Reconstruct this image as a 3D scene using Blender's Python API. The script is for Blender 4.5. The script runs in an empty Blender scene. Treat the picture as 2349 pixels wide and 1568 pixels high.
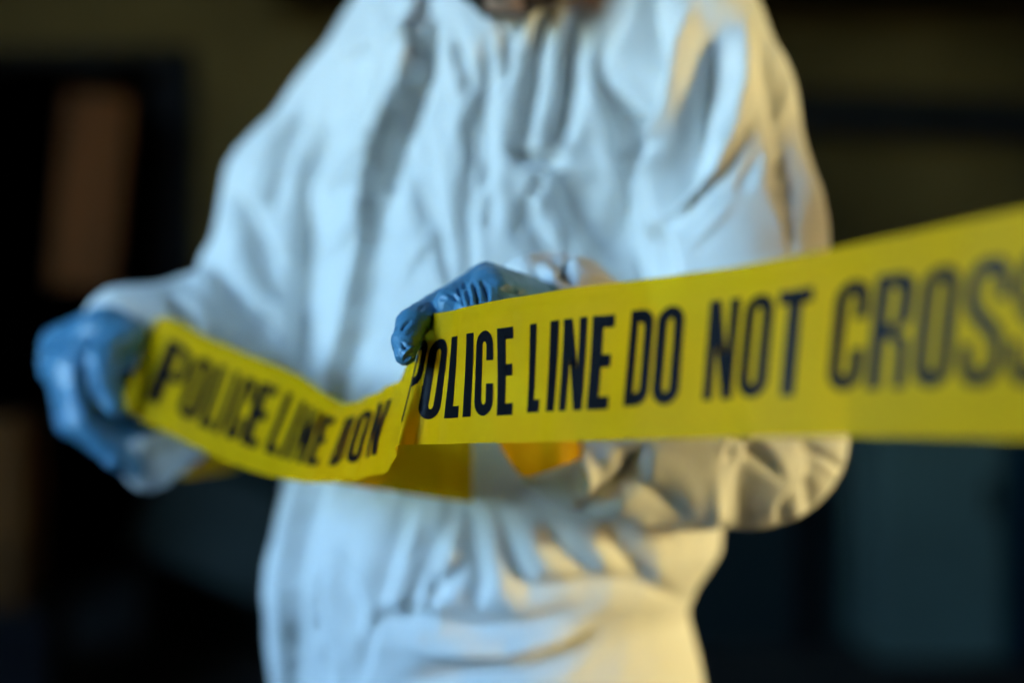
import bpy, bmesh, math, random
import numpy as np
from mathutils import Vector

# ------------------------------------------------------------------ scene
scn = bpy.context.scene
COL = scn.collection
random.seed(4)
RNG = np.random.default_rng(7)

# ------------------------------------------------------------------ camera
CAM_Z = 1.15
FOC = 2936.0                     # focal length in reference pixels (width 2349)
CX, CY = 1174.5, 784.0
cam_d = bpy.data.cameras.new('camera')
cam = bpy.data.objects.new('camera', cam_d)
COL.objects.link(cam)
cam.location = (0, 0, CAM_Z)
cam.rotation_euler = (math.radians(90), 0, 0)
cam_d.sensor_width = 36.0
cam_d.lens = FOC / 2349.0 * 36.0
cam_d.clip_start = 0.02
cam_d.clip_end = 500
cam_d.dof.use_dof = True
cam_d.dof.focus_distance = 0.806
cam_d.dof.aperture_fstop = 1.45
scn.camera = cam

# ------------------------------------------------------------------ world + sun
SUN_EL, SUN_ROT = 8.0, 106.0
world = bpy.data.worlds.new('World')
scn.world = world
world.use_nodes = True
wn = world.node_tree.nodes
sky = wn.new('ShaderNodeTexSky')
sky.sky_type = 'NISHITA'
sky.sun_disc = False
sky.sun_elevation = math.radians(SUN_EL)
sky.sun_rotation = math.radians(SUN_ROT)
sky.air_density = 1.0
sky.dust_density = 0.6
sky.ozone_density = 2.8
bg = wn['Background']
bg.inputs['Strength'].default_value = 0.15
world.node_tree.links.new(sky.outputs['Color'], bg.inputs['Color'])

sun_d = bpy.data.lights.new('sun', 'SUN')
sun = bpy.data.objects.new('sun', sun_d)
COL.objects.link(sun)
sun_d.energy = 0.5
sun_d.angle = math.radians(3.0)
sun_d.color = (1.0, 0.88, 0.58)
_e, _r = math.radians(SUN_EL), math.radians(SUN_ROT)
to_sun = Vector((math.sin(_r) * math.cos(_e), math.cos(_r) * math.cos(_e), math.sin(_e)))
sun.rotation_euler = to_sun.to_track_quat('Z', 'Y').to_euler()
sun.location = (6, 0, 4)

scn.view_settings.view_transform = 'Standard'
scn.view_settings.look = 'None'
scn.view_settings.gamma = 1.0
scn.view_settings.exposure = 5.25
scn.cycles.use_denoising = True
scn.cycles.max_bounces = 8
scn.cycles.caustics_reflective = False
scn.cycles.caustics_refractive = False


# ------------------------------------------------------------------ helpers
def P(x, y, d):
    """Point d metres in front of the camera seen at reference pixel x, y."""
    return np.array([(x - CX) / FOC * d, d, CAM_Z - (y - CY) / FOC * d])


def px(v):
    return CX + FOC * v[:, 0] / v[:, 1], CY - FOC * (v[:, 2] - CAM_Z) / v[:, 1]


def tag(o, label=None, cat=None, group=None, kind=None):
    if label: o['label'] = label
    if cat: o['category'] = cat
    if group: o['group'] = group
    if kind: o['kind'] = kind
    return o


def link_mesh(name, me, mat, parent=None):
    o = bpy.data.objects.new(name, me)
    COL.objects.link(o)
    if mat: me.materials.append(mat)
    if parent: o.parent = parent
    return o


def np_mesh(name, verts, quads, smooth=True):
    me = bpy.data.meshes.new(name)
    n = len(quads)
    me.vertices.add(len(verts))
    me.vertices.foreach_set('co', np.asarray(verts, np.float32).ravel())
    me.loops.add(n * 4)
    me.loops.foreach_set('vertex_index', np.asarray(quads, np.int32).ravel())
    me.polygons.add(n)
    me.polygons.foreach_set('loop_start', np.arange(0, n * 4, 4, dtype=np.int32))
    me.polygons.foreach_set('loop_total', np.full(n, 4, np.int32))
    me.update(calc_edges=True)
    me.validate()
    if smooth:
        me.polygons.foreach_set('use_smooth', np.ones(len(me.polygons), bool))
    return me


def get_co(me):
    a = np.empty(len(me.vertices) * 3, np.float32)
    me.vertices.foreach_get('co', a)
    return a.reshape(-1, 3).astype(np.float64)


def get_no(me):
    a = np.empty(len(me.vertices) * 3, np.float32)
    me.vertices.foreach_get('normal', a)
    return a.reshape(-1, 3).astype(np.float64)


def set_co(me, v):
    me.vertices.foreach_set('co', np.asarray(v, np.float32).ravel())
    me.update()


def subdiv(me, levels=1):
    o = bpy.data.objects.new('tmp', me)
    COL.objects.link(o)
    m = o.modifiers.new('s', 'SUBSURF')
    m.levels = levels
    dg = bpy.context.evaluated_depsgraph_get()
    out = bpy.data.meshes.new_from_object(o.evaluated_get(dg))
    bpy.data.objects.remove(o)
    bpy.data.meshes.remove(me)
    out.polygons.foreach_set('use_smooth', np.ones(len(out.polygons), bool))
    return out


# --- distance-field modelling: one continuous surface per body, suit or glove
class Field:
    def __init__(self, lo, hi, h):
        self.lo, self.h = np.array(lo, float), h
        self.n = np.ceil((np.array(hi) - self.lo) / h).astype(int) + 1
        self.F = np.full(self.n, 1.0, np.float32)

    def block(self, lo, hi):
        i0 = np.clip(np.floor((np.array(lo) - self.lo) / self.h).astype(int), 0, self.n)
        i1 = np.clip(np.ceil((np.array(hi) - self.lo) / self.h).astype(int) + 1, 0, self.n)
        sl = tuple(slice(a, b) for a, b in zip(i0, i1))
        g = [(self.lo[k] + self.h * np.arange(i0[k], i1[k])).astype(np.float32) for k in range(3)]
        return sl, g[0][:, None, None], g[1][None, :, None], g[2][None, None, :]

    def join(self, sl, d, k):
        a = self.F[sl]
        if k <= 0:
            self.F[sl] = np.minimum(a, d)
        else:
            h = np.clip(0.5 + 0.5 * (d - a) / k, 0, 1)
            self.F[sl] = d * (1 - h) + a * h - k * h * (1 - h)

    def cone(self, a, b, ra, rb, k=0.0, flat=None):
        a, b = np.array(a, float), np.array(b, float)
        m = max(ra, rb) + max(k, 0) + 3 * self.h
        sl, X, Y, Z = self.block(np.minimum(a, b) - m, np.maximum(a, b) + m)
        ab = b - a
        t = np.clip(((X - a[0]) * ab[0] + (Y - a[1]) * ab[1] + (Z - a[2]) * ab[2]) / max(ab @ ab, 1e-9), 0, 1)
        d = np.sqrt((X - a[0] - t * ab[0])**2 + (Y - a[1] - t * ab[1])**2 + (Z - a[2] - t * ab[2])**2) - (ra + t * (rb - ra))
        self.join(sl, d.astype(np.float32), k)

    def chain(self, pts, k=0.0):
        for p, q in zip(pts[:-1], pts[1:]):
            self.cone(p[0], q[0], p[1], q[1], k)

    def ell(self, c, rad, k=0.0, ax=None):
        c = np.array(c, float)
        m = max(rad) + max(k, 0) + 3 * self.h
        sl, X, Y, Z = self.block(c - m, c + m)
        if ax is None: ax = np.eye(3)
        q = 0
        for i in range(3):
            q = q + (((X - c[0]) * ax[i][0] + (Y - c[1]) * ax[i][1] + (Z - c[2]) * ax[i][2]) / rad[i])**2
        d = (np.sqrt(q) - 1) * min(rad)
        self.join(sl, d.astype(np.float32), k)

    def loft(self, zs, cx, cy, ra, rb, ax, k=0.0):
        """vertical stack of ellipses; ax = horizontal unit vector of the ra axis"""
        zs = np.array(zs)
        M = max(max(ra), max(rb)) + 0.05
        sl, X, Y, Z = self.block([min(cx) - M, min(cy) - M, zs[0] - 0.03], [max(cx) + M, max(cy) + M, zs[-1] + 0.03])
        f = lambda t: np.interp(Z, zs, t).astype(np.float32)
        dx, dy = X - f(cx), Y - f(cy)
        A, B = f(ra), f(rb)
        u = (dx * ax[0] + dy * ax[1]) / A
        v = (-dx * ax[1] + dy * ax[0]) / B
        d = (np.sqrt(u * u + v * v) - 1) * np.minimum(A, B)
        d = np.maximum(d, np.maximum(zs[0] - Z, Z - zs[-1]))
        self.join(sl, d.astype(np.float32), k)

    def mesh(self, name):
        F, n = self.F, self.n
        ins = F < 0
        c = np.zeros(n - 1, np.int8)
        for i in (0, 1):
            for j in (0, 1):
                for k in (0, 1):
                    c += ins[i:n[0] - 1 + i, j:n[1] - 1 + j, k:n[2] - 1 + k]
        act = np.argwhere((c > 0) & (c < 8))
        idx = np.full(n - 1, -1, np.int32)
        idx[tuple(act.T)] = np.arange(len(act))
        acc = np.zeros((len(act), 3)); cnt = np.zeros(len(act))
        corners = [(i, j, k) for i in (0, 1) for j in (0, 1) for k in (0, 1)]
        for p in corners:
            for a in range(3):
                if p[a]: continue
                q = list(p); q[a] = 1
                fp = F[act[:, 0] + p[0], act[:, 1] + p[1], act[:, 2] + p[2]]
                fq = F[act[:, 0] + q[0], act[:, 1] + q[1], act[:, 2] + q[2]]
                m = (fp < 0) != (fq < 0)
                t = np.where(m, fp / np.where(m, fp - fq, 1), 0)
                pos = np.tile(np.array(p, float), (len(act), 1)); pos[:, a] = t
                acc[m] += pos[m]; cnt[m] += 1
        verts = self.lo + self.h * (act + acc / cnt[:, None])
        quads = []
        for a in range(3):
            b, e = (a + 1) % 3, (a + 2) % 3
            s0 = [slice(None)] * 3; s1 = [slice(None)] * 3
            s0[a] = slice(0, n[a] - 1); s1[a] = slice(1, n[a])
            A, B = ins[tuple(s0)], ins[tuple(s1)]
            for fl, m in ((False, A & ~B), (True, ~A & B)):
                e_ = np.argwhere(m)
                e_ = e_[(e_[:, b] > 0) & (e_[:, e] > 0) & (e_[:, b] < n[b] - 1) & (e_[:, e] < n[e] - 1)]
                o = []
                for db, de in ((1, 1), (0, 1), (0, 0), (1, 0)):
                    w = e_.copy(); w[:, b] -= db; w[:, e] -= de
                    o.append(idx[tuple(w.T)])
                if fl: o = o[::-1]
                quads.append(np.stack(o, 1))
        quads = np.concatenate(quads)
        quads = quads[(quads >= 0).all(1)]
        return np_mesh(name, verts, quads)


def wob(v, f, seed):
    """smooth pseudo-random field in about -1..1"""
    r = np.random.default_rng(seed)
    out = 0
    for i in range(5):
        w = r.normal(size=3); w /= np.linalg.norm(w)
        w2 = r.normal(size=3); w2 /= np.linalg.norm(w2)
        out = out + np.sin(f * (v @ w) * r.uniform(.7, 1.4) + r.uniform(0, 6.3) + 1.3 * np.sin(f * .6 * (v @ w2) + r.uniform(0, 6.3)))
    return out / 3.2


def polyd(X, Y, pts):
    """distance to a polyline, fraction along it and signed side"""
    best = np.full(len(X), 1e9); tt = np.zeros(len(X)); sd = np.zeros(len(X))
    pts = np.array(pts, float)
    L = np.r_[0, np.cumsum(np.hypot(*np.diff(pts, axis=0).T))]
    for i in range(len(pts) - 1):
        a, b = pts[i], pts[i + 1]
        ab = b - a
        t = np.clip(((X - a[0]) * ab[0] + (Y - a[1]) * ab[1]) / (ab @ ab), 0, 1)
        dx, dy = X - a[0] - t * ab[0], Y - a[1] - t * ab[1]
        d = np.hypot(dx, dy)
        m = d < best
        best[m] = d[m]; tt[m] = ((L[i] + t * (L[i + 1] - L[i])) / L[-1])[m]
        sd[m] = np.sign(ab[0] * dy - ab[1] * dx)[m]
    return best, tt, sd


def folds(me, strokes, thr=0.05, gain=1.0):
    """press creases (positive depth, mm) or raise ridges (negative) along traced lines on the near side of a surface"""
    v = get_co(me); nrm = get_no(me)
    view = np.array([0, 0, CAM_Z]) - v
    view /= np.linalg.norm(view, axis=1)[:, None]
    face = np.clip(((nrm * view).sum(1) - thr) / 0.25, 0, 1)
    X, Y = px(v)
    disp = np.zeros(len(v))
    for s in strokes:
        pts, w, dep = s[0], s[1], s[2]
        d0, d1 = s[3] if len(s) > 3 and s[3] else (0, 9)
        kind = s[4] if len(s) > 4 else 'v'
        p = np.array(pts)
        m = (X > p[:, 0].min() - 4 * w) & (X < p[:, 0].max() + 4 * w) & (Y > p[:, 1].min() - 4 * w) & (Y < p[:, 1].max() + 4 * w) & (v[:, 1] > d0) & (v[:, 1] < d1) & (face > 0)
        if not m.any(): continue
        dd, t, sd = polyd(X[m], Y[m], pts)
        end = np.clip(np.minimum(t, 1 - t) / 0.32, 0, 1)
        end = end * end * (3 - 2 * end)
        w = w * (0.45 + 0.55 * end)
        if kind == 'v':
            sm = np.sqrt(dd * dd + (0.25 * w)**2) - 0.25 * w
            g = np.exp(-1.25 * sm / w) * np.exp(-(dd / (2.2 * w))**2) - 0.22 * np.exp(-((dd - 2.0 * w) / w)**2)
        else:      # step: one side overlaps the other
            sgn = dd * sd * (1 if kind == 's' else -1)
            g = np.where(sgn > 0, np.exp(-(sgn / w)**2), 0.0) - np.where(sgn <= 0, 0.6 * np.exp(-(sgn / (1.2 * w))**2), 0.0)
        disp[m] += -dep * 0.001 * gain * g * end * face[m]
    set_co(me, v + nrm * disp[:, None])


# ------------------------------------------------------------------ materials
def mat(name, base, rough=0.6, var=0.0, vscale=8.0, bump=0.0, bscale=60.0, spec=0.12, stretch=None, var_to=None):
    m = bpy.data.materials.new(name)
    m.use_nodes = True
    N, L = m.node_tree.nodes, m.node_tree.links
    b = N['Principled BSDF']
    b.inputs['Roughness'].default_value = rough
    b.inputs['Specular IOR Level'].default_value = spec
    tc = N.new('ShaderNodeTexCoord')
    mp = N.new('ShaderNodeMapping')
    if stretch: mp.inputs['Scale'].default_value = stretch
    L.new(tc.outputs['Object'], mp.inputs['Vector'])
    ns = N.new('ShaderNodeTexNoise')
    ns.inputs['Scale'].default_value = vscale
    ns.inputs['Detail'].default_value = 6
    L.new(mp.outputs['Vector'], ns.inputs['Vector'])
    cr = N.new('ShaderNodeValToRGB')
    cr.color_ramp.elements[0].position = 0.3
    cr.color_ramp.elements[1].position = 0.7
    lo = var_to if var_to else tuple(c * (1 - var) for c in base)
    cr.color_ramp.elements[0].color = (*lo, 1)
    cr.color_ramp.elements[1].color = (*base, 1)
    L.new(ns.outputs['Fac'], cr.inputs['Fac'])
    L.new(cr.outputs['Color'], b.inputs['Base Color'])
    if bump:
        nb = N.new('ShaderNodeTexNoise')
        nb.inputs['Scale'].default_value = bscale
        nb.inputs['Detail'].default_value = 5
        L.new(mp.outputs['Vector'], nb.inputs['Vector'])
        bp = N.new('ShaderNodeBump')
        bp.inputs['Strength'].default_value = bump
        bp.inputs['Distance'].default_value = 0.01
        L.new(nb.outputs['Fac'], bp.inputs['Height'])
        L.new(bp.outputs['Normal'], b.inputs['Normal'])
    return m


M_SUIT = mat('white_coverall_fabric', (0.84, 0.84, 0.83), 0.7, 0.04, 30, 0.12, 220, 0.2)
M_GLOVE = mat('blue_nitrile', (0.088, 0.27, 0.45), 0.36, 0.12, 60, 0.10, 700, 0.75)
M_SKIN = mat('skin', (0.42, 0.24, 0.16), 0.5, 0.15, 30, 0.05, 200)
M_HAIR = mat('brown_hair', (0.05, 0.03, 0.02), 0.6, 0.4, 120, 0.4, 300, stretch=(1, 1, 0.15))
M_BOOT = mat('black_rubber', (0.02, 0.02, 0.02), 0.5, 0.2, 20)
M_INK = mat('black_ink', (0.006, 0.006, 0.008), 0.38, 0.3, 300, 0.05, 400, 0.06)
M_CORE = mat('white_card_core', (0.75, 0.75, 0.78), 0.7, 0.1, 20)


def tape_material():
    m = bpy.data.materials.new('yellow_barrier_film')
    m.use_nodes = True
    N, L = m.node_tree.nodes, m.node_tree.links
    out = N['Material Output']
    b = N['Principled BSDF']
    tc = N.new('ShaderNodeTexCoord')
    ns = N.new('ShaderNodeTexNoise'); ns.inputs['Scale'].default_value = 25; ns.inputs['Detail'].default_value = 4
    L.new(tc.outputs['Object'], ns.inputs['Vector'])
    cr = N.new('ShaderNodeValToRGB')
    cr.color_ramp.elements[0].position = 0.3; cr.color_ramp.elements[0].color = (0.84, 0.445, 0.001, 1)
    cr.color_ramp.elements[1].position = 0.7; cr.color_ramp.elements[1].color = (0.90, 0.475, 0.001, 1)
    L.new(ns.outputs['Fac'], cr.inputs['Fac'])
    L.new(cr.outputs['Color'], b.inputs['Base Color'])
    b.inputs['Roughness'].default_value = 0.5
    b.inputs['Specular IOR Level'].default_value = 0.08
    nb = N.new('ShaderNodeTexNoise'); nb.inputs['Scale'].default_value = 90; nb.inputs['Detail'].default_value = 3
    L.new(tc.outputs['Object'], nb.inputs['Vector'])
    bp = N.new('ShaderNodeBump'); bp.inputs['Strength'].default_value = 0.05; bp.inputs['Distance'].default_value = 0.01
    L.new(nb.outputs['Fac'], bp.inputs['Height']); L.new(bp.outputs['Normal'], b.inputs['Normal'])
    tl = N.new('ShaderNodeBsdfTranslucent'); tl.inputs['Color'].default_value = (0.90, 0.50, 0.001, 1)
    tp = N.new('ShaderNodeBsdfTransparent'); tp.inputs['Color'].default_value = (1.0, 0.80, 0.02, 1)
    m1 = N.new('ShaderNodeMixShader'); m1.inputs['Fac'].default_value = 0.22
    m2 = N.new('ShaderNodeMixShader'); m2.inputs['Fac'].default_value = 0.13
    L.new(b.outputs['BSDF'], m1.inputs[1]); L.new(tl.outputs['BSDF'], m1.inputs[2])
    L.new(m1.outputs['Shader'], m2.inputs[1]); L.new(tp.outputs['BSDF'], m2.inputs[2])
    L.new(m2.outputs['Shader'], out.inputs['Surface'])
    return m


M_TAPE = tape_material()

M_FLOOR = mat('dusty_concrete', (0.06, 0.052, 0.045), 0.8, 0.5, 2.5, 0.4, 25)
M_YARD = mat('grey_yard_concrete', (0.22, 0.22, 0.22), 0.9, 0.25, 1.2, 0.3, 15)
M_CEIL = mat('sooty_plaster', (0.06, 0.05, 0.035), 0.9, 0.5, 1.5, 0.3, 20)
M_SIDE = mat('stained_side_plaster', (0.05, 0.047, 0.042), 0.9, 0.4, 1.5, 0.3, 20)
M_BEAM = mat('dark_steel', (0.014, 0.013, 0.014), 0.7, 0.4, 6, 0.2, 40)
M_VOID = mat('void_black', (0.006, 0.006, 0.008), 0.9, 0.4, 3)  # near-black stands in for doorway darkness; also colours frame, crate, trestle and pipe
M_WOOD = mat('brown_board_wood', (0.15, 0.046, 0.008), 0.7, 0.85, 2.2, 0.2, 30, stretch=(6, 6, 0.5))
M_CARD = mat('brown_cardboard', (0.12, 0.044, 0.009), 0.8, 0.75, 3.5, 0.1, 40)
M_TEAL = mat('teal_painted_steel', (0.085, 0.122, 0.108), 0.5, 0.25, 3, 0.05, 30)
M_NAVY = mat('dark_blue_painted_steel', (0.004, 0.020, 0.030), 0.55, 0.3, 3, 0.05, 30)
M_SLAB = mat('grey_green_board', (0.035, 0.045, 0.042), 0.7, 0.35, 4, 0.1, 30)


def dado_material():
    """old institutional paint: teal below a line, olive-yellow plaster above"""
    m = mat('two_tone_wall_paint', (0.11, 0.072, 0.022), 0.85, 0.75, 1.1, 0.3, 18)
    N, L = m.node_tree.nodes, m.node_tree.links
    b = N['Principled BSDF']
    src = b.inputs['Base Color'].links[0].from_socket
    tc = [n for n in N if n.type == 'TEX_COORD'][0]
    sp = N.new('ShaderNodeSeparateXYZ'); L.new(tc.outputs['Object'], sp.inputs[0])
    gt = N.new('ShaderNodeMath'); gt.operation = 'GREATER_THAN'; gt.inputs[1].default_value = 1.03
    L.new(sp.outputs['Z'], gt.inputs[0])
    mx = N.new('ShaderNodeMix'); mx.data_type = 'RGBA'
    mx.inputs[6].default_value = (0.010, 0.017, 0.017, 1)
    L.new(gt.outputs[0], mx.inputs[0]); L.new(src, mx.inputs[7])
    L.new(mx.outputs[2], b.inputs['Base Color'])
    return m


M_WALL = dado_material()


# ------------------------------------------------------------------ building shell
def box_bm(bm, lo, hi, bev=0.0):
    lo, hi = Vector(lo), Vector(hi)
    r = bmesh.ops.create_cube(bm, size=1)
    for v in r['verts']:
        v.co = Vector([(lo[i] + hi[i]) / 2 + v.co[i] * (hi[i] - lo[i]) for i in range(3)])
    if bev:
        es = list({e for v in r['verts'] for e in v.link_edges})
        bmesh.ops.bevel(bm, geom=es, offset=bev, segments=2, affect='EDGES')


def bm_obj(name, boxes, mt, parent=None, bev=0.0, rot=None, loc=None):
    bm = bmesh.new()
    for lo, hi in boxes: box_bm(bm, lo, hi, bev)
    me = bpy.data.meshes.new(name); bm.to_mesh(me); bm.free()
    o = link_mesh(name, me, mt, parent)
    if rot: o.rotation_euler = rot
    if loc: o.location = loc
    return o


def empty(name, loc=(0, 0, 0), rz=0.0):
    o = bpy.data.objects.new(name, None)
    COL.objects.link(o); o.location = loc; o.rotation_euler = (0, 0, rz)
    return o


BW = 4.85                                     # far wall
XL, XR, YF = -4.6, 2.5, -1.7                  # left wall, right wall, open front
H = 4.2
OX0, OX1 = -4.6, -2.7                         # corner opening behind the camera, high on the left, unseen, sized to shape the sky light
DX0, DX1, DZ = -2.25, -1.30, 2.20             # doorway in the far wall

tag(bm_obj('ground', [((-60, -60, -0.06), (60, 60, -0.02))], M_YARD), kind='structure')
tag(bm_obj('floor', [((XL, YF, -0.018), (XR, 7.2, 0.0))], M_FLOOR), kind='structure')
tag(bm_obj('ceiling', [((XL - .2, YF - .2, H), (XR + .2, 7.4, H + .2))], M_CEIL), kind='structure')
w = bm_obj('wall_far', [((XL, BW, 0), (DX0, BW + .2, H)), ((DX1, BW, 0), (XR, BW + .2, H)), ((DX0, BW, DZ), (DX1, BW + .2, H))], M_WALL)
tag(w, kind='structure')
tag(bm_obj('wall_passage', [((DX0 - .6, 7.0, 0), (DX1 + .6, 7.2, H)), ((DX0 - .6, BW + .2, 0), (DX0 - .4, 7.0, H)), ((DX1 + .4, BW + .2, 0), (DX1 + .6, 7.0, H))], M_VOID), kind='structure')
tag(bm_obj('wall_left', [((XL - .2, -.3, 0), (XL, 7.2, H)), ((XL - .2, YF, 0), (XL, -.3, 1.4)), ((XL - .2, YF, 4.0), (XL, -.3, H))], M_SIDE), kind='structure')
# right wall with an opening added out of view to shape the low sun
WY0, WY1, WZ0, WZ1 = -0.05, 1.3, 0.75, 2.35
tag(bm_obj('wall_right', [((XR, YF, 0), (XR + .2, WY0, H)), ((XR, WY1, 0), (XR + .2, 7.2, H)),
                          ((XR, WY0, 0), (XR + .2, WY1, WZ0)), ((XR, WY0, WZ1), (XR + .2, WY1, H))], M_SIDE), kind='structure')
tag(bm_obj('wall_front', [((OX1, YF - .2, 0), (XR, YF, H)), ((OX0 - .2, YF - .2, 4.0), (OX1, YF, H)), ((OX0 - .2, YF - .2, 0), (OX1, YF, 1.4))], M_SIDE), kind='structure')

o = empty('added_window', (XR, 0, 0))
tag(o, 'unseen glazed opening added in the right wall to shape and dim the low sun', 'added_window')
M_GLASS = bpy.data.materials.new('sun_dimming_glass'); M_GLASS.use_nodes = True
_n, _l = M_GLASS.node_tree.nodes, M_GLASS.node_tree.links
_t = _n.new('ShaderNodeBsdfTransparent'); _t.inputs['Color'].default_value = (.34, .33, .265, 1)  # tint added to dim and warm the sun passing through
_m = _n.new('ShaderNodeMixShader'); _m.inputs['Fac'].default_value = .06
_l.new(_t.outputs[0], _m.inputs[1]); _l.new(_n['Principled BSDF'].outputs[0], _m.inputs[2]); _l.new(_m.outputs[0], _n['Material Output'].inputs['Surface'])
bm_obj('pane', [((.09, WY0 + .05, WZ0 + .05), (.095, WY1 - .05, 1.44))], M_GLASS, o)
bm_obj('pane', [((.09, WY0 + .05, 1.66), (.095, WY1 - .05, WZ1 - .05))], M_GLASS, o)
bm_obj('frame', [((.06, WY0, WZ0), (.13, WY1, WZ0 + .05)), ((.06, WY0, WZ1 - .05), (.13, WY1, WZ1)), ((.06, WY0, WZ0 + .05), (.13, WY0 + .05, WZ1 - .05)),
                 ((.06, WY1 - .05, WZ0 + .05), (.13, WY1, WZ1 - .05)), ((.06, WY0 + .05, 1.44), (.13, WY1 - .05, 1.66))], M_BEAM, o)  # broad middle rail added to shade the upper sleeve

# --- things along the far wall
o = tag(bm_obj('ceiling_beam', [((-1.05, 4.3, 2.42), (XR, 4.55, H))], M_BEAM, bev=.006), 'dark deep beam crossing under the ceiling at the top of the view', 'beam')
o = empty('wall_beam', (1.2, BW - .07, 0))
tag(o, 'dark horizontal steel beam sloping along the olive wall behind the shoulder', 'beam')
bm_obj('flange', [((-.95, -.07, .06), (1.0, .06, .075)), ((-.95, -.07, -.075), (1.0, .06, -.06))], M_BEAM, o, loc=(0, 0, 2.0), rot=(0, math.radians(2.4), 0))
bm_obj('web', [((-.95, -.01, -.06), (1.0, .01, .06))], M_BEAM, o, loc=(0, 0, 2.0), rot=(0, math.radians(2.4), 0))

o = empty('hanging_board', (-1.47, 4.55, 0))
tag(o, 'narrow brown wooden board hanging in the dark doorway', 'board')
bm_obj('board', [((-.115, -.015, -.69), (.115, .015, 0))], M_WOOD, o, bev=.004, loc=(0, 0, 2.03), rot=(0, math.radians(5), 0))
bm_obj('hook', [((-.006, -.02, 2.03), (.006, -.008, 2.20))], M_BEAM, o)

o = empty('doorway_frame', (0, 0, 0))
tag(o, 'dark frame around the black doorway in the far wall', 'door frame')
bm_obj('jamb', [((DX0 - .04, BW - .03, 0), (DX0 + .05, BW + .21, DZ))], M_VOID, o)
bm_obj('jamb', [((DX1 - .05, BW - .03, 0), (DX1 + .1, BW + .21, DZ))], M_VOID, o)
bm_obj('lintel', [((DX0 - .04, BW - .03, DZ + .002), (DX1 + .1, BW + .21, DZ + .06))], M_VOID, o)

o = empty('carton', (-1.67, 3.7, 0), .15)
tag(o, 'upright brown cardboard carton standing low at the left edge of the view', 'carton')
bm_obj('box', [((-.2, -.16, .4), (.28, .16, .92))], M_CARD, o, bev=.006)
bm_obj('flap', [((-.2, -.165, .925), (.035, .165, .93)), ((.045, -.165, .925), (.28, .165, .93))], M_CARD, o)
o = empty('pallet_crate', (-1.67, 3.7, 0), .15)
tag(o, 'near-black slatted crate carrying the brown carton', 'crate')
bm_obj('slat_side', [((-.3, -.2, .02 + i * .125), (.35, -.18, .125 + i * .125)) for i in range(3)], M_VOID, o)
bm_obj('body', [((-.29, -.178, .01), (.34, .2, .398))], M_VOID, o)

o = empty('leaning_board', (-.86, 4.2, 0))
tag(o, 'grey-green board leaning askew against the wall behind the yellow tape', 'board')
bm_obj('panel', [((-.36, -.02, -.17), (.42, .02, .16))], M_SLAB, o, bev=.004, loc=(0, 0, .50), rot=(math.radians(-14), math.radians(23), 0))
for sx in (-.27, .27):
    bm_obj('batten', [((sx - .03, .022, -.14), (sx + .03, .05, .14))], M_BEAM, o, loc=(0, 0, .50), rot=(math.radians(-14), math.radians(23), 0))
o = empty('trestle', (-.8, 4.42, 0))
tag(o, 'black low trestle half hidden beneath the grey-green board', 'trestle')
bm_obj('top_rail', [((-.5, -.04, .40), (.55, .04, .46))], M_VOID, o)
for sx in (-.42, .47):
    for sy in (-.12, .12):
        bm_obj('leg', [((sx - .02, sy - .02, 0), (sx + .02, sy + .02, .40))], M_VOID, o)

o = empty('metal_cabinet', (1.47, 4.6, 0))
tag(o, 'pale teal steel cabinet standing against the wall below the tape', 'cabinet')
bm_obj('carcass', [((-.22, -.2, .05), (.22, .2, 1.08))], M_TEAL, o, bev=.006)
bm_obj('door', [((-.21, -.222, .08), (.21, -.203, 1.06))], M_TEAL, o, bev=.004)
bm_obj('handle', [((.15, -.245, .55), (.17, -.224, .68))], M_BEAM, o)
o = empty('locker', (1.98, 4.6, 0))
tag(o, 'dark blue steel locker at the right edge beside the teal cabinet', 'locker')
bm_obj('carcass', [((-.27, -.2, .04), (.27, .2, 1.3))], M_NAVY, o, bev=.006)
bm_obj('door', [((-.26, -.222, .06), (-.005, -.203, 1.28)), ((.005, -.222, .06), (.26, -.203, 1.28))], M_NAVY, o, bev=.004)
o = tag(bm_obj('wall_pipe', [], M_VOID), 'thin dark brown pipe rising up the teal wall beside the elbow', 'pipe')
bm = bmesh.new()
bmesh.ops.create_cone(bm, cap_ends=True, segments=20, radius1=.03, radius2=.03, depth=1.0)
bmesh.ops.create_cone(bm, cap_ends=True, segments=20, radius1=.042, radius2=.042, depth=.05)
for v in bm.verts: v.co += Vector((1.08, 4.78, .5))
bm.to_mesh(o.data); bm.free()


# ------------------------------------------------------------------ the person
TH = math.radians(39)
R2 = np.array([math.cos(TH), -math.sin(TH)])          # towards the person's left
F2 = np.array([-math.sin(TH), -math.cos(TH)])         # the way the chest faces
C0 = np.array([-0.035, 1.32])


def B(r, f, z):
    q = C0 + r * R2 + f * F2
    return np.array([q[0], q[1], z])


AX = (R2[0], R2[1])

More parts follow.
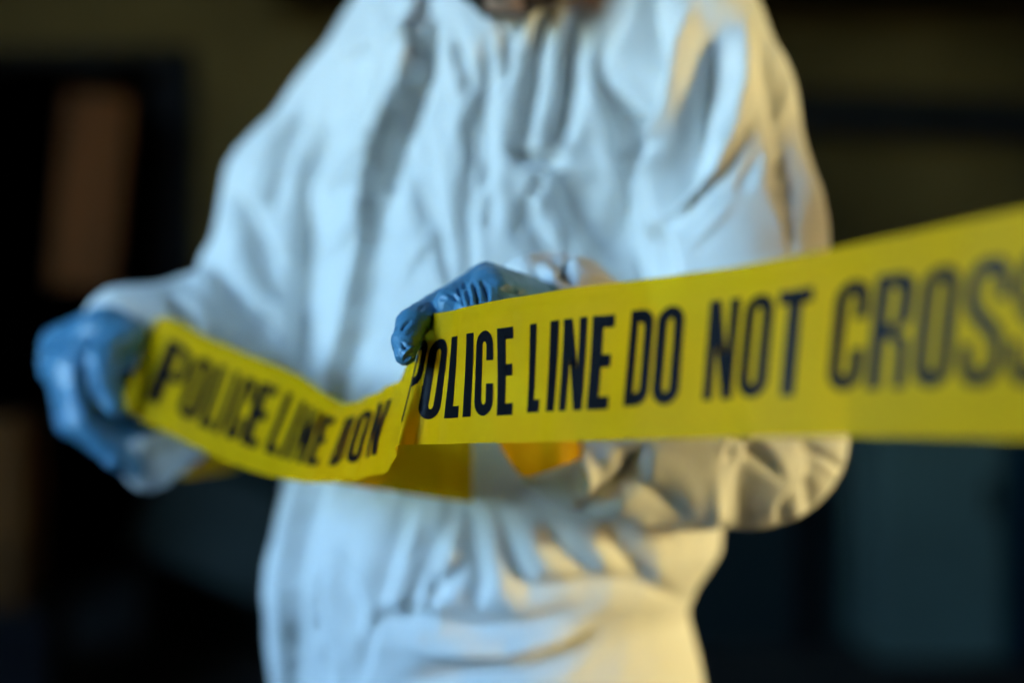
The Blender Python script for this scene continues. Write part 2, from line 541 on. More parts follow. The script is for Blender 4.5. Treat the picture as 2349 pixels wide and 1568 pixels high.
# body: one continuous skin surface (mostly under the suit), head bowed over the hands
fb = Field([-.45, .85, 0.02], [.50, 1.75, 1.86], .0065)
fb.loft([.80, .90, 1.0, 1.15, 1.3, 1.42, 1.50], [-.03] * 7, [1.32] * 7, [.125, .13, .12, .12, .125, .11, .06], [.075, .08, .075, .08, .085, .075, .05], AX)
for s in (-1, 1):
    fb.chain([(B(s * .09, 0, .86), .085), (B(s * .10, .01, .48), .055), (B(s * .10, -.01, .09), .038)], .03)
    fb.cone(B(s * .10, -.03, .05), B(s * .105, .13, .045), .032, .026, .02)
fb.chain([(P(985, 110, 1.43), .045), (P(852, 305, 1.42), .038), (P(715, 490, 1.41), .034), (P(650, 575, 1.40), .030), (P(560, 725, 1.37), .028), (P(450, 757, 1.32), .026), (P(335, 762, 1.28), .028)], .015)
fb.chain([(P(1600, 80, 1.24), .045), (P(1672, 520, 1.16), .036), (P(1748, 995, 1.13), .030), (P(1520, 945, 1.08), .030), (P(1380, 830, 1.03), .028), (P(1300, 750, .985), .028)], .015)
fb.chain([(B(0, -.01, 1.46), .062), ((.010, 1.215, 1.57), .058)], .03)
hd = np.array([.003, 1.158, 1.580])
tilt = math.radians(28)
TH2 = math.radians(12)
HF = (-math.sin(TH2), -math.cos(TH2))
fw = np.array([HF[0] * math.cos(tilt), HF[1] * math.cos(tilt), -math.sin(tilt)])
up = np.array([HF[0] * math.sin(tilt), HF[1] * math.sin(tilt), math.cos(tilt)])
rt = np.array([math.cos(TH2), -math.sin(TH2), 0])


def Hd(r, f, u): return hd + r * rt + f * fw + u * up


HAX = [rt, fw, up]
fb.ell(Hd(0, -.005, .03), (.075, .095, .095), .02, HAX)
fb.ell(Hd(0, .03, -.05), (.058, .058, .065), .03, HAX)
fb.ell(Hd(0, .078, -.098), (.026, .022, .018), .02, HAX)
fb.cone(Hd(0, .088, .012), Hd(0, .108, -.028), .009, .013, .012)
fb.ell(Hd(0, .084, -.062), (.026, .012, .007), .006, HAX)
fb.ell(Hd(0, .08, .03), (.055, .02, .01), .015, HAX)
for s in (-1, 1):
    fb.ell(Hd(s * .033, .078, .008), (.015, .012, .010), .004, HAX)
    fb.ell(Hd(s * .076, -.005, -.005), (.010, .02, .032), .01, HAX)
person = link_mesh('person', fb.mesh('person'), M_SKIN)
tag(person, 'person in a white hooded coverall and blue gloves, head bowed, stretching yellow tape', 'person')

fh = Field(hd - .2, hd + .2, .006)
fh.ell(Hd(0, -.02, .045), (.083, .098, .10), .01, HAX)
fh.cone(Hd(0, -.07, -.03), Hd(0, -.07, .05), .04, .06, .02)
fh.ell(Hd(0, .062, -.085), (.05, .036, .034), .02, HAX)
me = fh.mesh('hair'); v = get_co(me); n_ = get_no(me)
set_co(me, v + n_ * (.0035 * wob(v, 160, 3))[:, None])
link_mesh('hair', me, M_HAIR, person)

# coverall: one continuous garment
fs = Field([-.55, .83, .03], [.50, 1.78, 1.60], .0062)
zs = [.60, .68, .74, .797, .845, .886, .915, .949, 1.008, 1.07, 1.143, 1.25, 1.367, 1.45, 1.50, 1.54, 1.575]
xs = [-.034, -.034, -.034, -.034, -.044, -.050, -.040, -.024, -.016, -.03, -.036, -.03, -.02, -.015, -.01, 0, 0]
ra = np.array([.150, .200, .222, .230, .232, .235, .244, .251, .246, .217, .200, .196, .192, .186, .150, .108, .084])
rb = ra * .77
fs.loft(zs, xs, [1.32] * 17, ra, rb, AX)
for s in (-1, 1):
    fs.chain([(B(s * .10, 0, .80), .135), (B(s * .12, .01, .48), .105), (B(s * .12, -.005, .10), .085)], .05)
# arm on the left of the picture
fs.chain([(P(1000, 35, 1.42), .085), (P(840, 288, 1.42), .086), (P(695, 462, 1.41), .084), (P(654, 552, 1.40), .071)], .02)
fs.chain([(P(654, 552, 1.40), .071), (P(578, 732, 1.37), .061), (P(450, 757, 1.32), .052), (P(345, 757, 1.285), .041), (P(285, 745, 1.272), .039)], .015)
fs.chain([(P(640, 640, 1.39), .07), (P(620, 780, 1.37), .066), (P(500, 800, 1.34), .05)], .02)
fs.ell(P(497, 612, 1.37), (.016, .014, .018), .012)
# arm on the right of the picture
fs.chain([(P(1535, 60, 1.22), .085), (P(1622, 250, 1.17), .078), (P(1668, 520, 1.14), .083), (P(1728, 850, 1.12), .080), (P(1752, 1000, 1.12), .067)], .012)
fs.chain([(P(1752, 1000, 1.12), .068), (P(1520, 940, 1.07), .066), (P(1380, 830, 1.02), .055), (P(1290, 745, .985), .050), (P(1258, 728, .972), .047)], .015)
fs.chain([(P(1690, 1078, 1.10), .046), (P(1560, 1072, 1.08), .044), (P(1420, 1062, 1.055), .039), (P(1320, 1072, 1.04), .026), (P(1210, 1085, 1.03), .008)], .035)
fs.ell(P(1245, 650, .972), (.026, .02, .020), .02)
fs.ell(P(1310, 660, .985), (.020, .02, .020), .015)
suit_me = subdiv(fs.mesh('coverall'), 1)

ARM = (0, 1.21)
FOLDS = [
    # front closing flap
    ([(1010, -460), (950, 150), (880, 330), (852, 450), (832, 600), (800, 760), (762, 880), (720, 1060), (705, 1112), (678, 1212), (661, 1345), (664, 2100)], 34, 9.5, None, 'r'),
    ([(1020, -20), (965, 120), (925, 240), (890, 370), (850, 540)], 44, 8, None, 'r'),
    ([(890, 100), (940, 70), (1000, 60)], 18, -6),
    # image-left arm and chest
    ([(870, -20), (811, 170), (783, 240), (726, 368), (680, 520)], 26, 10),
    ([(900, 70), (862, 240), (811, 368), (770, 560)], 22, 9),
    ([(740, 150), (650, 380), (610, 540)], 26, 6),
    ([(705, 400), (700, 560), (692, 700), (688, 960)], 20, 12),
    ([(530, 420), (600, 540), (690, 660)], 24, 9),
    ([(480, 590), (540, 680), (680, 830)], 28, 8),
    ([(560, 520), (620, 640), (690, 720)], 26, 9),
    ([(370, 650), (430, 730), (470, 800)], 18, 7),
    ([(950, 220), (985, 420), (1010, 560), (1035, 720)], 22, 6),
    ([(1010, 600), (960, 460), (925, 300)], 20, 5),
    ([(1250, -20), (1228, 200), (1180, 420)], 22, 9),
    ([(1130, 40), (1105, 280), (1120, 540)], 22, 6),
    ([(1330, -20), (1300, 226), (1270, 400)], 24, 10),
    ([(1060, 760), (1075, 560), (1065, 340)], 26, 5),
    ([(1150, 335), (1230, 362), (1320, 372)], 19, 11),
    ([(1270, 380), (1350, 500), (1450, 640)], 50, 16),
    ([(1180, 440), (1250, 560), (1350, 650)], 34, 8),
    ([(1360, 110), (1385, 200), (1420, 290), (1440, 500)], 19, 14),
    ([(1510, -60), (1482, 162), (1456, 291), (1435, 470)], 38, 17),
    ([(1430, 380), (1447, 520), (1440, 680)], 30, 5),
    # image-right shoulder and sleeve
    ([(1590, -40), (1560, 180), (1520, 340), (1470, 540)], 30, -10),
    ([(1660, 10), (1625, 220), (1590, 370), (1530, 530)], 34, 10),
    ([(1710, 20), (1690, 220), (1620, 420)], 26, -7),
    ([(1470, 545), (1560, 485), (1650, 395), (1720, 240)], 30, 4.5, None, 's'),
    ([(1740, 20), (1790, 260), (1830, 560)], 34, 7),
    ([(1495, 500), (1512, 590), (1530, 690)], 26, 12),
    # forearm sleeve under the tape
    ([(1310, 1190), (1388, 1131), (1440, 1090), (1490, 1010)], 24, 7, ARM),
    ([(1335, 1030), (1352, 1100), (1345, 1170)], 15, -6, ARM),
    ([(1400, 1000), (1480, 1120), (1600, 1210)], 34, 4, ARM),
    ([(1750, 980), (1705, 1100), (1690, 1230)], 34, 5, ARM),
    ([(1830, 980), (1880, 1090), (1840, 1200)], 34, 4, ARM),
    ([(1225, 620), (1265, 670)], 12, 5, ARM), ([(1285, 610), (1315, 660)], 12, 5, ARM),
    # belly, waist and hips
    ([(711, 1250), (718, 1380), (722, 1445), (770, 1640)], 18, 9),
    ([(640, 1080), (628, 1250), (615, 1400), (625, 1640)], 16, 5),
    ([(950, 1110), (888, 1295), (850, 1450)], 26, 6),
    ([(1030, 1170), (965, 1328), (915, 1450)], 24, 6),
    ([(1070, 1280), (1030, 1330), (970, 1390)], 20, 7),
    ([(760, 1240), (805, 1400), (830, 1480)], 24, 7),
    ([(850, 1400), (905, 1432), (1000, 1420)], 26, 8),
    ([(1130, 1130), (1175, 1280), (1216, 1356), (1275, 1347), (1400, 1337), (1481, 1347), (1600, 1385)], 28, 7),
    ([(1060, 1120), (1090, 1280), (1100, 1420)], 28, 8),
    ([(1230, 1180), (1300, 1270), (1400, 1330)], 28, 7), ([(1380, 1180), (1430, 1270), (1510, 1350)], 30, 7),
    ([(900, 1420), (1100, 1445), (1220, 1430), (1400, 1375)], 30, 5),
    ([(880, 1570), (1080, 1552), (1219, 1520), (1400, 1440)], 32, 7),
    ([(920, 1490), (1163, 1506), (1380, 1430)], 20, -7),
]
# small drape wrinkles: (x0, y0, x1, y1, direction in degrees from straight down, spread, how many, depth range)
FR = np.random.default_rng(23)
for x0, y0, x1, y1, ang, spr, n_, rng_ in ((860, 0, 1420, 700, 4, 14, 34, None), (620, 60, 860, 560, 28, 12, 16, None), (420, 600, 680, 840, -50, 18, 8, None),
                                          (1480, 40, 1860, 560, 8, 22, 12, None), (660, 880, 1080, 1500, 8, 16, 15, None), (1080, 1180, 1540, 1560, -62, 20, 8, (1.18, 9)),
                                          (1380, 1000, 1900, 1200, -20, 35, 6, ARM)):
    for _ in range(n_):
        x, y = FR.uniform(x0, x1), FR.uniform(y0, y1)
        L_ = FR.uniform(110, 330); a_ = math.radians(ang + FR.normal() * spr)
        dx, dy = -math.sin(a_) * L_ / 2, math.cos(a_) * L_ / 2
        bx = FR.normal() * .10 * L_
        FOLDS.append(([(x - dx, y - dy), (x + bx, y), (x + dx, y + dy)], FR.uniform(8, 17), FR.uniform(1.5, 4.5) * FR.choice([1, 1, -.7]), rng_))
v = get_co(suit_me); n_ = get_no(suit_me)
q = v * np.array([1, 1, .3])
d = .0030 * wob(q, 34, 11) + .0006 * wob(v * np.array([1, 1, .5]), 85, 12) + .0004 * wob(v, 190, 13)
set_co(suit_me, v + n_ * d[:, None])
folds(suit_me, FOLDS, gain=1.75)
suit = link_mesh('coverall', suit_me, M_SUIT, person)

for s in (-1, 1):
    ff = Field(B(s * .12, .05, 0) - np.array([.25, .25, .01]), B(s * .12, .05, .2) + np.array([.25, .25, 0]), .008)
    ff.cone(B(s * .115, -.05, .055), B(s * .13, .17, .048), .052, .045, .02)
    ff.cone(B(s * .115, -.03, .06), B(s * .115, -.02, .14), .055, .06, .03)
    me = ff.mesh('boot'); v = get_co(me); v[:, 2] = np.maximum(v[:, 2], .002); set_co(me, v)
    link_mesh('boot', me, M_BOOT, person)

# gloves
def glove(chains, palm, lo, hi, h, kf, kp):
    f = Field(lo, hi, h)
    for c in palm: f.cone(c[0], c[1], c[2], c[3], kp)
    for c in chains:
        f.chain(c, kf)
    return f.mesh('glove')


mm = .001
# hand in focus, pinching the tape
Wr = P(1310, 755, .985)
iM, mM, rM, pM = P(1104, 655, .905), P(1114, 648, .888), P(1122, 655, .872), P(1135, 675, .860)
palm = [(P(1300, 745, .98), P(1390, 820, 1.01), .030, .030), (iM, P(1270, 740, .96), .014, .022), (mM, P(1275, 730, .955), .0135, .022), (rM, P(1270, 735, .945), .013, .020),
        (pM, P(1270, 755, .94), .012, .020), (P(1150, 720, .90), P(1260, 760, .95), .016, .022)]
chains = [
    [(iM, .0135), (P(1000, 708, .872), .0106), (P(946, 744, .846), .0108), (P(931, 786, .832), .0095), (P(929, 813, .825), .0076)],
    [(mM, .0135), (P(1036, 700, .860), .0118), (P(1030, 790, .866), .0105), (P(1050, 835, .89), .0085)],
    [(rM, .0130), (P(1078, 716, .842), .0105), (P(1085, 790, .852), .0100), (P(1105, 830, .88), .0080)],
    [(pM, .0115), (P(1112, 735, .836), .0092), (P(1118, 790, .846), .0088), (P(1135, 825, .87), .0075)],
    [(P(1240, 770, .94), .019), (P(1110, 815, .905), .0135), (P(1020, 815, .885), .0115), (P(965, 805, .870), .0090)],
]
gm = subdiv(glove(chains, palm, [-.10, .80, 1.09], [.09, 1.06, 1.24], .0016, .0015, .010), 1)
GF = [
    ([(1062, 640), (1070, 665), (1080, 705)], 5, 2.6), ([(1084, 640), (1092, 670), (1098, 705)], 5, 2.8), ([(1104, 640), (1114, 668), (1120, 700)], 6, 2.6),
    ([(1050, 655), (1058, 680), (1066, 710)], 4, 1.5), ([(1140, 660), (1175, 672), (1215, 678)], 8, 1.8),
    ([(1020, 672), (1040, 678), (1058, 700)], 4, 1.3), ([(1008, 690), (1024, 684)], 4, 1.2),
    ([(947, 733), (932, 744), (917, 762)], 4.5, 1.5), ([(918, 782), (932, 800), (940, 806)], 3.5, 1.1),
    ([(962, 793), (940, 800), (918, 822)], 3.5, -1.2), ([(905, 790), (912, 810), (925, 822)], 3.5, 1.0),
    ([(955, 812), (938, 818), (922, 832)], 3.5, 1.2), ([(975, 700), (960, 715)], 4, .8), ([(930, 770), (950, 760)], 4, .8),
]
v = get_co(gm); n_ = get_no(gm)
set_co(gm, v + n_ * (.00045 * wob(v, 320, 21) + .0002 * wob(v, 900, 22))[:, None])
folds(gm, GF)
glove_a = link_mesh('glove', gm, M_GLOVE, person)
glove_a['label'] = 'blue glove pinching the tape in focus'

# far hand, closed around the roll end
palm = [(P(338, 750, 1.285), P(428, 775, 1.31), .034, .034), (P(318, 752, 1.275), P(172, 850, 1.225), .034, .024), (P(318, 748, 1.28), P(140, 840, 1.25), .032, .022),
        (P(292, 735, 1.28), P(140, 800, 1.27), .026, .022), (P(242, 760, 1.24), P(182, 900, 1.22), .026, .024)]
chains = [
    [(P(172, 860, 1.215), .0155), (P(187, 975, 1.195), .0145), (P(267, 1045, 1.20), .0135), (P(308, 1075, 1.225), .0110)],
    [(P(144, 860, 1.245), .0155), (P(162, 970, 1.235), .0140), (P(257, 1030, 1.25), .0130), (P(328, 1050, 1.27), .0105)],
    [(P(140, 850, 1.275), .0150), (P(172, 950, 1.275), .0135), (P(262, 1000, 1.29), .0125), (P(328, 1010, 1.29), .0105)],
    [(P(152, 830, 1.295), .0140), (P(202, 930, 1.305), .0120), (P(272, 965, 1.31), .0110), (P(318, 960, 1.31), .0095)],
    [(P(297, 770, 1.235), .0175), (P(234, 820, 1.190), .0145), (P(240, 880, 1.175), .0135), (P(265, 935, 1.172), .0105)],
]
gm = subdiv(glove(chains, palm, [-.60, 1.10, .98], [-.30, 1.38, 1.25], .0026, .003, .012), 1)
v = get_co(gm); n_ = get_no(gm)
set_co(gm, v + n_ * (.0009 * wob(v, 150, 31) + .0004 * wob(v, 400, 32))[:, None])
folds(gm, [([(205, 780), (200, 870), (232, 960), (300, 1000)], 15, 9), ([(278, 760), (284, 830), (284, 920)], 12, 6), ([(142, 930), (125, 965)], 10, 5), ([(150, 1000), (230, 1055), (300, 1085)], 12, 6), ([(120, 800), (170, 770), (230, 760)], 12, 3)])
glove_b = link_mesh('glove', gm, M_GLOVE, person)
glove_b['label'] = 'blue glove closed around the far end of the tape'


# ------------------------------------------------------------------ the tape
def spline(pts, n):
    pts = np.array(pts, float)
    hh = np.linalg.norm(np.diff(pts, axis=0), axis=1)
    t = np.r_[0, np.cumsum(hh)]
    sl = np.diff(pts, axis=0) / hh[:, None]
    m = np.vstack([sl[:1], (sl[:-1] * hh[1:, None] + sl[1:] * hh[:-1, None]) / (hh[:-1] + hh[1:])[:, None], sl[-1:]])
    ts = np.linspace(0, t[-1], n)
    i = np.clip(np.searchsorted(t, ts) - 1, 0, len(pts) - 2)
    u = ((ts - t[i]) / hh[i])[:, None]
    h = hh[i][:, None]
    return ((2 * u**3 - 3 * u**2 + 1) * pts[i] + (u**3 - 2 * u**2 + u) * h * m[i]
            + (3 * u**2 - 2 * u**3) * pts[i + 1] + (u**3 - u**2) * h * m[i + 1])


FT = np.array([(988, 723), (1100, 697), (1200, 680), (1330, 659), (1500, 638), (1700, 609), (1900, 572), (2100, 530), (2349, 478), (2800, 384)], float)
FB = np.array([(850, 1025), (918, 1023), (1000, 1020), (1150, 1017), (1400, 1012), (1600, 1006), (1800, 1003), (1950, 1002), (2200, 1007), (2349, 1010), (2800, 1016)], float)


def fd(x): return 1.0 / (1.1765 + (x - 980) * (1.88 - 1.1765) / 1369)


secs = []
secs += [((340, 738, 1.252), (281, 922, 1.212)), ((365, 729, 1.24), (290, 938, 1.20)), ((480, 776, 1.19), (400, 1003, 1.145)), ((600, 826, 1.14), (515, 1058, 1.095)),
         ((690, 864, 1.095), (600, 1088, 1.05)), ((742, 901, 1.055), (655, 1101, 1.02)), ((790, 927, 1.01), (712, 1108, .985)), ((840, 911, .965), (780, 1106, .945)),
         ((892, 882, .922), (850, 1094, .900)), ((935, 842, .882), (893, 1078, .862)), ((958, 790, .864), (908, 1048, .838))]
n_left = len(secs)
for x in (988, 1004, 1035, 1075, 1115, 1165, 1230, 1330, 1500, 1700, 1900, 2100, 2349, 2700):
    off = np.interp(x, [988, 1004, 1035, 1075, 1115, 1165, 1230, 1330, 1500, 1900, 2349], [70, 54, 26, 8, 2, 2, 15, 24, 32, 44, 60])
    yt = np.interp(x, FT[:, 0], FT[:, 1]); yb = np.interp(x - off, FB[:, 0], FB[:, 1])
    d_ = fd(x) if x > 1000 else .8505
    db = fd(x - off) if x > 1000 else .8515
    lean = np.interp(x, [980, 1300, 2349], [.036, .030, 0])
    secs.append(((x, yt, d_ + .004), (x - off, yb, db - lean)))
# ... and on past the camera to the front wall, where it is tied off
T = np.array([P(*s[0]) for s in secs] + [(.95, -.41, 1.262), (1.95, YF - .002, 1.25)])
Bm = np.array([P(*s[1]) for s in secs] + [(.95, -.41, 1.165), (1.95, YF - .002, 1.155)])
TB = spline(np.hstack([T, Bm]), 2400)
TT, BB = TB[:, :3], TB[:, 3:]
mid = (TT + BB) / 2
U = np.r_[0, np.cumsum(np.linalg.norm(np.diff(mid, axis=0), axis=1))]


def tape_pt(u, v_):
    """u metres along the tape, v from 0 (top edge) to 1 (bottom edge)"""
    t = np.stack([np.interp(u, U, TT[:, k]) for k in range(3)], -1)
    b = np.stack([np.interp(u, U, BB[:, k]) for k in range(3)], -1)
    p = t + (b - t) * v_[..., None]
    e = .004
    t1 = np.stack([np.interp(u + e, U, mid[:, k]) - np.interp(u - e, U, mid[:, k]) for k in range(3)], -1)
    nr = np.cross(b - t, t1)
    nr /= np.linalg.norm(nr, axis=-1)[..., None]
    nr = np.where((nr[..., 1] > 0)[..., None], -nr, nr)
    uv = np.stack([u, v_ * .09, 0 * u], -1)
    amp = .0006 + .0016 * np.exp(-((u - U_FOLD + .08) / .08)**2) + .0016 * np.exp(-((u - .05) / .08)**2) + .0013 * np.exp(-((u - .25) / .16)**2)
    wr = amp * wob(uv * np.array([1, .35, 1]), 95, 41) + .0009 * np.sin(np.pi * v_) * wob(uv, 22, 42) + .0009 * np.exp(-np.abs(v_ - .13 - .02 * np.sin(u * 17)) / .02) + .0004 * np.exp(-np.maximum(u - U_FOLD - .1, 0) / .1) * wob(uv * np.array([1.0, .2, 1]), 260, 43)
    return p + nr * wr[..., None], nr


xm, _ = px(mid)
xm = np.where(mid[:, 1] > .30, xm, 9999.0)
i_fold = int(np.argmax((xm > 953) & (mid[:, 1] < .86)))
U_FOLD = U[i_fold]
U_VIS = U[int(np.argmax(xm > 2600))]
nu, nv = 1100, 28
ug, vg = np.meshgrid(np.r_[np.linspace(0, U_VIS, 900), np.linspace(U_VIS, U[-1], 201)[1:]], np.linspace(0, 1, nv), indexing='ij')
pt, _ = tape_pt(ug, vg)
ii = np.arange(nu * nv).reshape(nu, nv)
qd = np.stack([ii[:-1, :-1], ii[1:, :-1], ii[1:, 1:], ii[:-1, 1:]], -1).reshape(-1, 4)
tape = link_mesh('barrier_tape', np_mesh('barrier_tape', pt.reshape(-1, 3), qd), M_TAPE)
tag(tape, 'yellow plastic police line tape stretched between the two gloved hands towards the camera', 'barrier tape')


# --- lettering, cut as flat shapes and laid on the film
def arc(cx, cy, rx, ry, a0, a1, n=9):
    return [(cx + rx * math.cos(math.radians(a0 + (a1 - a0) * i / n)), cy + ry * math.sin(math.radians(a0 + (a1 - a0) * i / n))) for i in range(n + 1)]


S1 = .38
def ring(x0, y0, x1, y1, rx, ry):
    return arc(x1 - rx, y1 - ry, rx, ry, 0, 90) + arc(x0 + rx, y1 - ry, rx, ry, 90, 180) + arc(x0 + rx, y0 + ry, rx, ry, 180, 270) + arc(x1 - rx, y0 + ry, rx, ry, 270, 360)


def s_shape():
    c = [(.845, .67), (.845, .80), (.72, .915), (.5, .935), (.28, .915), (.155, .80), (.155, .70), (.28, .585), (.5, .50), (.72, .415), (.845, .31), (.845, .20), (.72, .085), (.5, .065), (.28, .085), (.155, .20), (.155, .33)]
    c = spline([(x, y, 0) for x, y in c], 70)[:, :2]
    k = np.array([.155, .065])
    w_ = c / k
    t = np.gradient(w_, axis=0); t /= np.linalg.norm(t, axis=1)[:, None]
    nn = np.stack([-t[:, 1], t[:, 0]], 1)
    a, b = (w_ + nn) * k, (w_ - nn) * k
    return [tuple(p) for p in a] + [tuple(p) for p in b[::-1]]


G = {
    'I': [[(.0, 0), (.0, 1), (1, 1), (1, 0)]],
    'L': [[(0, 0), (0, 1), (.54, 1), (.54, .14), (1, .14), (1, 0)]],
    'E': [[(0, 0), (0, 1), (1, 1), (1, .865), (.50, .865), (.50, .58), (.92, .58), (.92, .445), (.50, .445), (.50, .135), (1, .135), (1, 0)]],
    'T': [[(0, 1), (1, 1), (1, .865), (.70, .865), (.70, 0), (.30, 0), (.30, .865), (0, .865)]],
    'N': [[(0, 0), (0, 1), (.36, 1), (.68, .44), (.68, 1), (1, 1), (1, 0), (.64, 0), (.32, .56), (.32, 0)]],
    'O': [ring(0, 0, 1, 1, .5, .17), ring(S1, .125, 1 - S1, .875, .12, .06)],
    'D': [[(0, 0), (0, 1)] + arc(.5, .83, .5, .17, 90, 0) + arc(.5, .17, .5, .17, 0, -90), [(S1, .13), (S1, .87)] + arc(.5, .80, .12, .06, 90, 0) + arc(.5, .20, .12, .06, 0, -90)],
    'P': [[(0, 0), (0, 1)] + arc(.5, .85, .5, .15, 90, 0) + arc(.5, .57, .5, .15, 0, -90) + [(S1, .42), (S1, 0)], [(S1, .54), (S1, .88)] + arc(.5, .82, .12, .06, 90, 0) + arc(.5, .60, .12, .06, 0, -90)],
    'R': [[(0, 0), (0, 1)] + arc(.5, .86, .5, .14, 90, 0) + arc(.6, .62, .4, .12, 0, -70) + arc(.6, .38, .4, .09, 70, 0) + [(1, 0), (.69, 0), (.69, .36)] + arc(.5, .37, .12, .06, 0, 90) + [(S1, .43), (S1, 0)],
          [(S1, .555), (S1, .88)] + arc(.5, .82, .12, .06, 90, 0) + arc(.5, .615, .12, .06, 0, -90)],
    'C': [[(1, .64)] + [(1, .83)] + arc(.5, .83, .5, .17, 0, 180) + arc(.5, .17, .5, .17, 180, 360) + [(1, .37), (1 - S1, .37)] + arc(.5, .19, .12, .06, 360, 180) + arc(.5, .81, .12, .06, 180, 0) + [(1 - S1, .64)]],
    'S': [s_shape()],
}


def flat_letter(ch):
    cu = bpy.data.curves.new('l', 'CURVE')
    cu.dimensions = '2D'; cu.fill_mode = 'BOTH'
    for poly in G[ch]:
        sp = cu.splines.new('POLY')
        sp.points.add(len(poly) - 1)
        for p, (x, y) in zip(sp.points, poly): p.co = (x, y, 0, 1)
        sp.use_cyclic_u = True
    o = bpy.data.objects.new('l', cu); COL.objects.link(o)
    dg = bpy.context.evaluated_depsgraph_get()
    me = bpy.data.meshes.new_from_object(o.evaluated_get(dg))
    bpy.data.objects.remove(o); bpy.data.curves.remove(cu)
    bm = bmesh.new(); bm.from_mesh(me); bpy.data.meshes.remove(me)
    bmesh.ops.remove_doubles(bm, verts=bm.verts, dist=1e-5)
    for k in range(1, 8):
        bmesh.ops.bisect_plane(bm, geom=bm.verts[:] + bm.edges[:] + bm.faces[:], plane_co=(k / 8, 0, 0), plane_no=(1, 0, 0))
    for k in range(1, 14):
        bmesh.ops.bisect_plane(bm, geom=bm.verts[:] + bm.edges[:] + bm.faces[:], plane_co=(0, k / 14, 0), plane_no=(0, 1, 0))
    bmesh.ops.triangulate(bm, faces=bm.faces[:])
    vs = np.array([v.co[:2] for v in bm.verts]); fc = [[v.index for v in f.verts] for f in bm.faces]
    bm.free()
    return vs, fc


LET = {c: flat_letter(c) for c in G}
# u as a function of where the mid-line stands, separately for the two runs
sel_f = np.arange(len(U)) >= i_fold
sel_l = np.arange(len(U)) <= i_fold
def u_front(x):
    if x < 980: return np.interp(980, xm[sel_f], U[sel_f]) + (x - 980) / 3300
    return np.interp(x, xm[sel_f], U[sel_f])
def u_left(x): return np.interp(x, xm[sel_l], U[sel_l])


def word(letters, ufun, v0, v1):
    V, Fc = [], []
    base = 0
    for ch, xa, xb in letters:
        vs, fc = LET[ch]
        ua, ub = ufun(xa), ufun(xb)
        u = ua + (ub - ua) * vs[:, 0]
        vv = v1 + (v0 - v1) * vs[:, 1]
        p, nr = tape_pt(u, vv)
        V.append(p + nr * (.0011 if ufun is u_left else .0004))
        Fc += [[i + base for i in f] for f in fc]
        base += len(vs)
    V = np.vstack(V)
    me = bpy.data.meshes.new('lettering')
    me.from_pydata([tuple(p) for p in V], [], Fc); me.update()
    me.polygons.foreach_set('use_smooth', np.ones(len(me.polygons), bool))
    return link_mesh('lettering', me, M_INK, tape)


V0, V1 = .205, .815
word([('P', 936, 968), ('O', 973, 1017), ('L', 1026, 1056), ('I', 1066, 1084), ('C', 1091, 1131), ('E', 1140, 1176)], u_front, V0, V1)
word([('L', 1212, 1240), ('I', 1258, 1278), ('N', 1289, 1341), ('E', 1352, 1402)], u_front, V0, V1 - .01)
word([('D', 1440, 1496), ('O', 1504, 1566)], u_front, V0 - .01, V1 - .02)
word([('N', 1622, 1690), ('O', 1703, 1770), ('T', 1780, 1855)], u_front, V0 - .01, V1 - .035)
word([('C', 1908, 1990), ('R', 2002, 2090), ('O', 2106, 2194), ('S', 2210, 2312), ('S', 2325, 2420)], u_front, V0 - .01, V1 - .05)
word([('P', 366, 424), ('O', 432, 472), ('L', 480, 508), ('I', 515, 528), ('C', 536, 571), ('E', 578, 614)], u_left, .2, .8)
word([('L', 634, 660), ('I', 667, 679), ('N', 687, 719), ('E', 726, 754)], u_left, .2, .8)
word([('D', 776, 808), ('O', 816, 842)], u_left, .2, .8)
word([('N', 860, 886)], u_left, .2, .8)

u0 = u_front(2420) + .07
for wd in ('POLICE', 'LINE', 'DO', 'NOT', 'CROSS'):
    ls = []
    for ch in wd:
        w_ = .008 if ch == 'I' else .020
        ls.append((ch, u0, u0 + w_)); u0 += w_ + .006
    word(ls, lambda q_: q_, V0, V1 - .03)
    u0 += .016


def strip(name, sections, n, m, amp, seed, freq):
    S = np.array([np.hstack([P(*a), P(*b)]) for a, b in sections])
    D = spline(S, n)
    vv = np.linspace(0, 1, m)
    p = D[:, None, :3] + (D[:, None, 3:] - D[:, None, :3]) * vv[None, :, None]
    f = p.reshape(-1, 3).copy()
    f[:, 1] += amp * wob(f * np.array([1, 1, .5]), freq, seed)
    ii = np.arange(n * m).reshape(n, m)
    qd = np.stack([ii[:-1, :-1], ii[1:, :-1], ii[1:, 1:], ii[:-1, 1:]], -1).reshape(-1, 4)
    return link_mesh(name, np_mesh(name, f, qd), M_TAPE, tape)


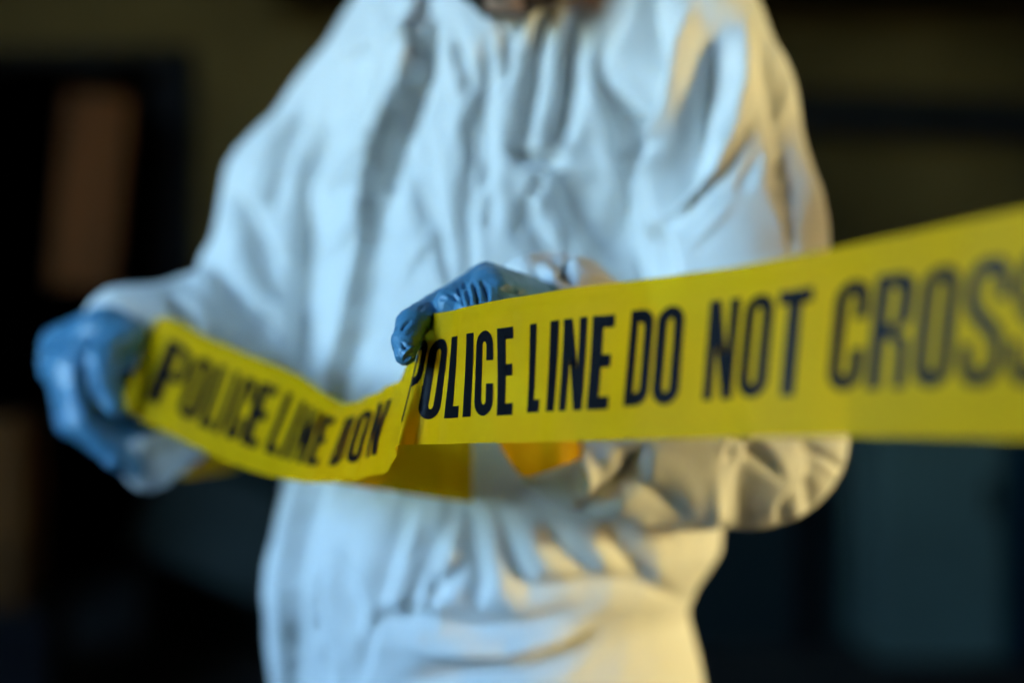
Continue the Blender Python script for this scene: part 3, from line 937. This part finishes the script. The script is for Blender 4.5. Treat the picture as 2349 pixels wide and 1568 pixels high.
o = strip('slack_loop', [((730, 950, 1.02), (715, 1100, 1.02)), ((800, 950, 1.03), (790, 1112, 1.03)), ((900, 950, 1.05), (890, 1126, 1.05)), ((1000, 955, 1.06), (1000, 1144, 1.06)), ((1070, 960, 1.06), (1070, 1152, 1.06)), ((1086, 960, 1.09), (1084, 1150, 1.09)), ((1066, 960, 1.13), (1062, 1140, 1.13))], 60, 16, .003, 51, 60)
o['label'] = 'slack loop of tape hanging behind the front run'
o = strip('crumpled_loop', [((1120, 950, .98), (1150, 1030, .98)), ((1170, 950, .985), (1195, 1092, .985)), ((1240, 950, .99), (1240, 1086, .99)), ((1290, 950, .985), (1290, 1070, .985)), ((1345, 950, 1.0), (1335, 1050, 1.0)), ((1375, 950, 1.0), (1370, 1020, 1.0))], 70, 20, .008, 52, 110)
o['label'] = 'crumpled bunch of tape below the near hand'

# tape end in the far hand: a crumpled white wad with a few yellow turns behind it
def tube_between(name, a, b, r, r_in, mt, parent):
    a, b = Vector(a), Vector(b)
    bm = bmesh.new()
    ax = (b - a).normalized(); qt = ax.to_track_quat('Z', 'Y')
    n = 40; rings = []
    prof = [(r_in, 0), (r - .002, 0), (r, .002), (r, (b - a).length - .002), (r - .002, (b - a).length), (r_in, (b - a).length)]
    for rr, z in prof:
        rings.append([bm.verts.new(a + qt @ Vector((rr * math.cos(2 * math.pi * i / n), rr * math.sin(2 * math.pi * i / n), z))) for i in range(n)])
    for r0, r1 in zip(rings, rings[1:] + rings[:1]):
        for i in range(n):
            bm.faces.new((r0[i], r0[(i + 1) % n], r1[(i + 1) % n], r1[i]))
    bmesh.ops.recalc_face_normals(bm, faces=bm.faces[:])
    me = bpy.data.meshes.new(name); bm.to_mesh(me); bm.free()
    for p in me.polygons: p.use_smooth = True
    return link_mesh(name, me, mt, parent)


fw_ = Field(P(345, 1060, 1.27) - .075, P(345, 1060, 1.27) + .075, .0025)
fw_.ell(P(335, 1058, 1.25), (.024, .026, .024), .01)
fw_.ell(P(385, 1050, 1.28), (.020, .024, .022), .015)
fw_.ell(P(345, 1085, 1.26), (.020, .022, .014), .012)
fw_.cone(P(380, 1040, 1.28), P(440, 1030, 1.32), .018, .014, .012)
me = subdiv(fw_.mesh('white_wad'), 1); v = get_co(me); n_ = get_no(me)
set_co(me, v + n_ * (.0022 * wob(v, 110, 61) + .0012 * (1 - 2 * np.abs(wob(v, 170, 62))))[:, None])
link_mesh('white_wad', me, M_CORE, tape)
tube_between('roll_turns', P(425, 1030, 1.345), P(515, 1020, 1.43), .031, .0272, M_TAPE, tape)
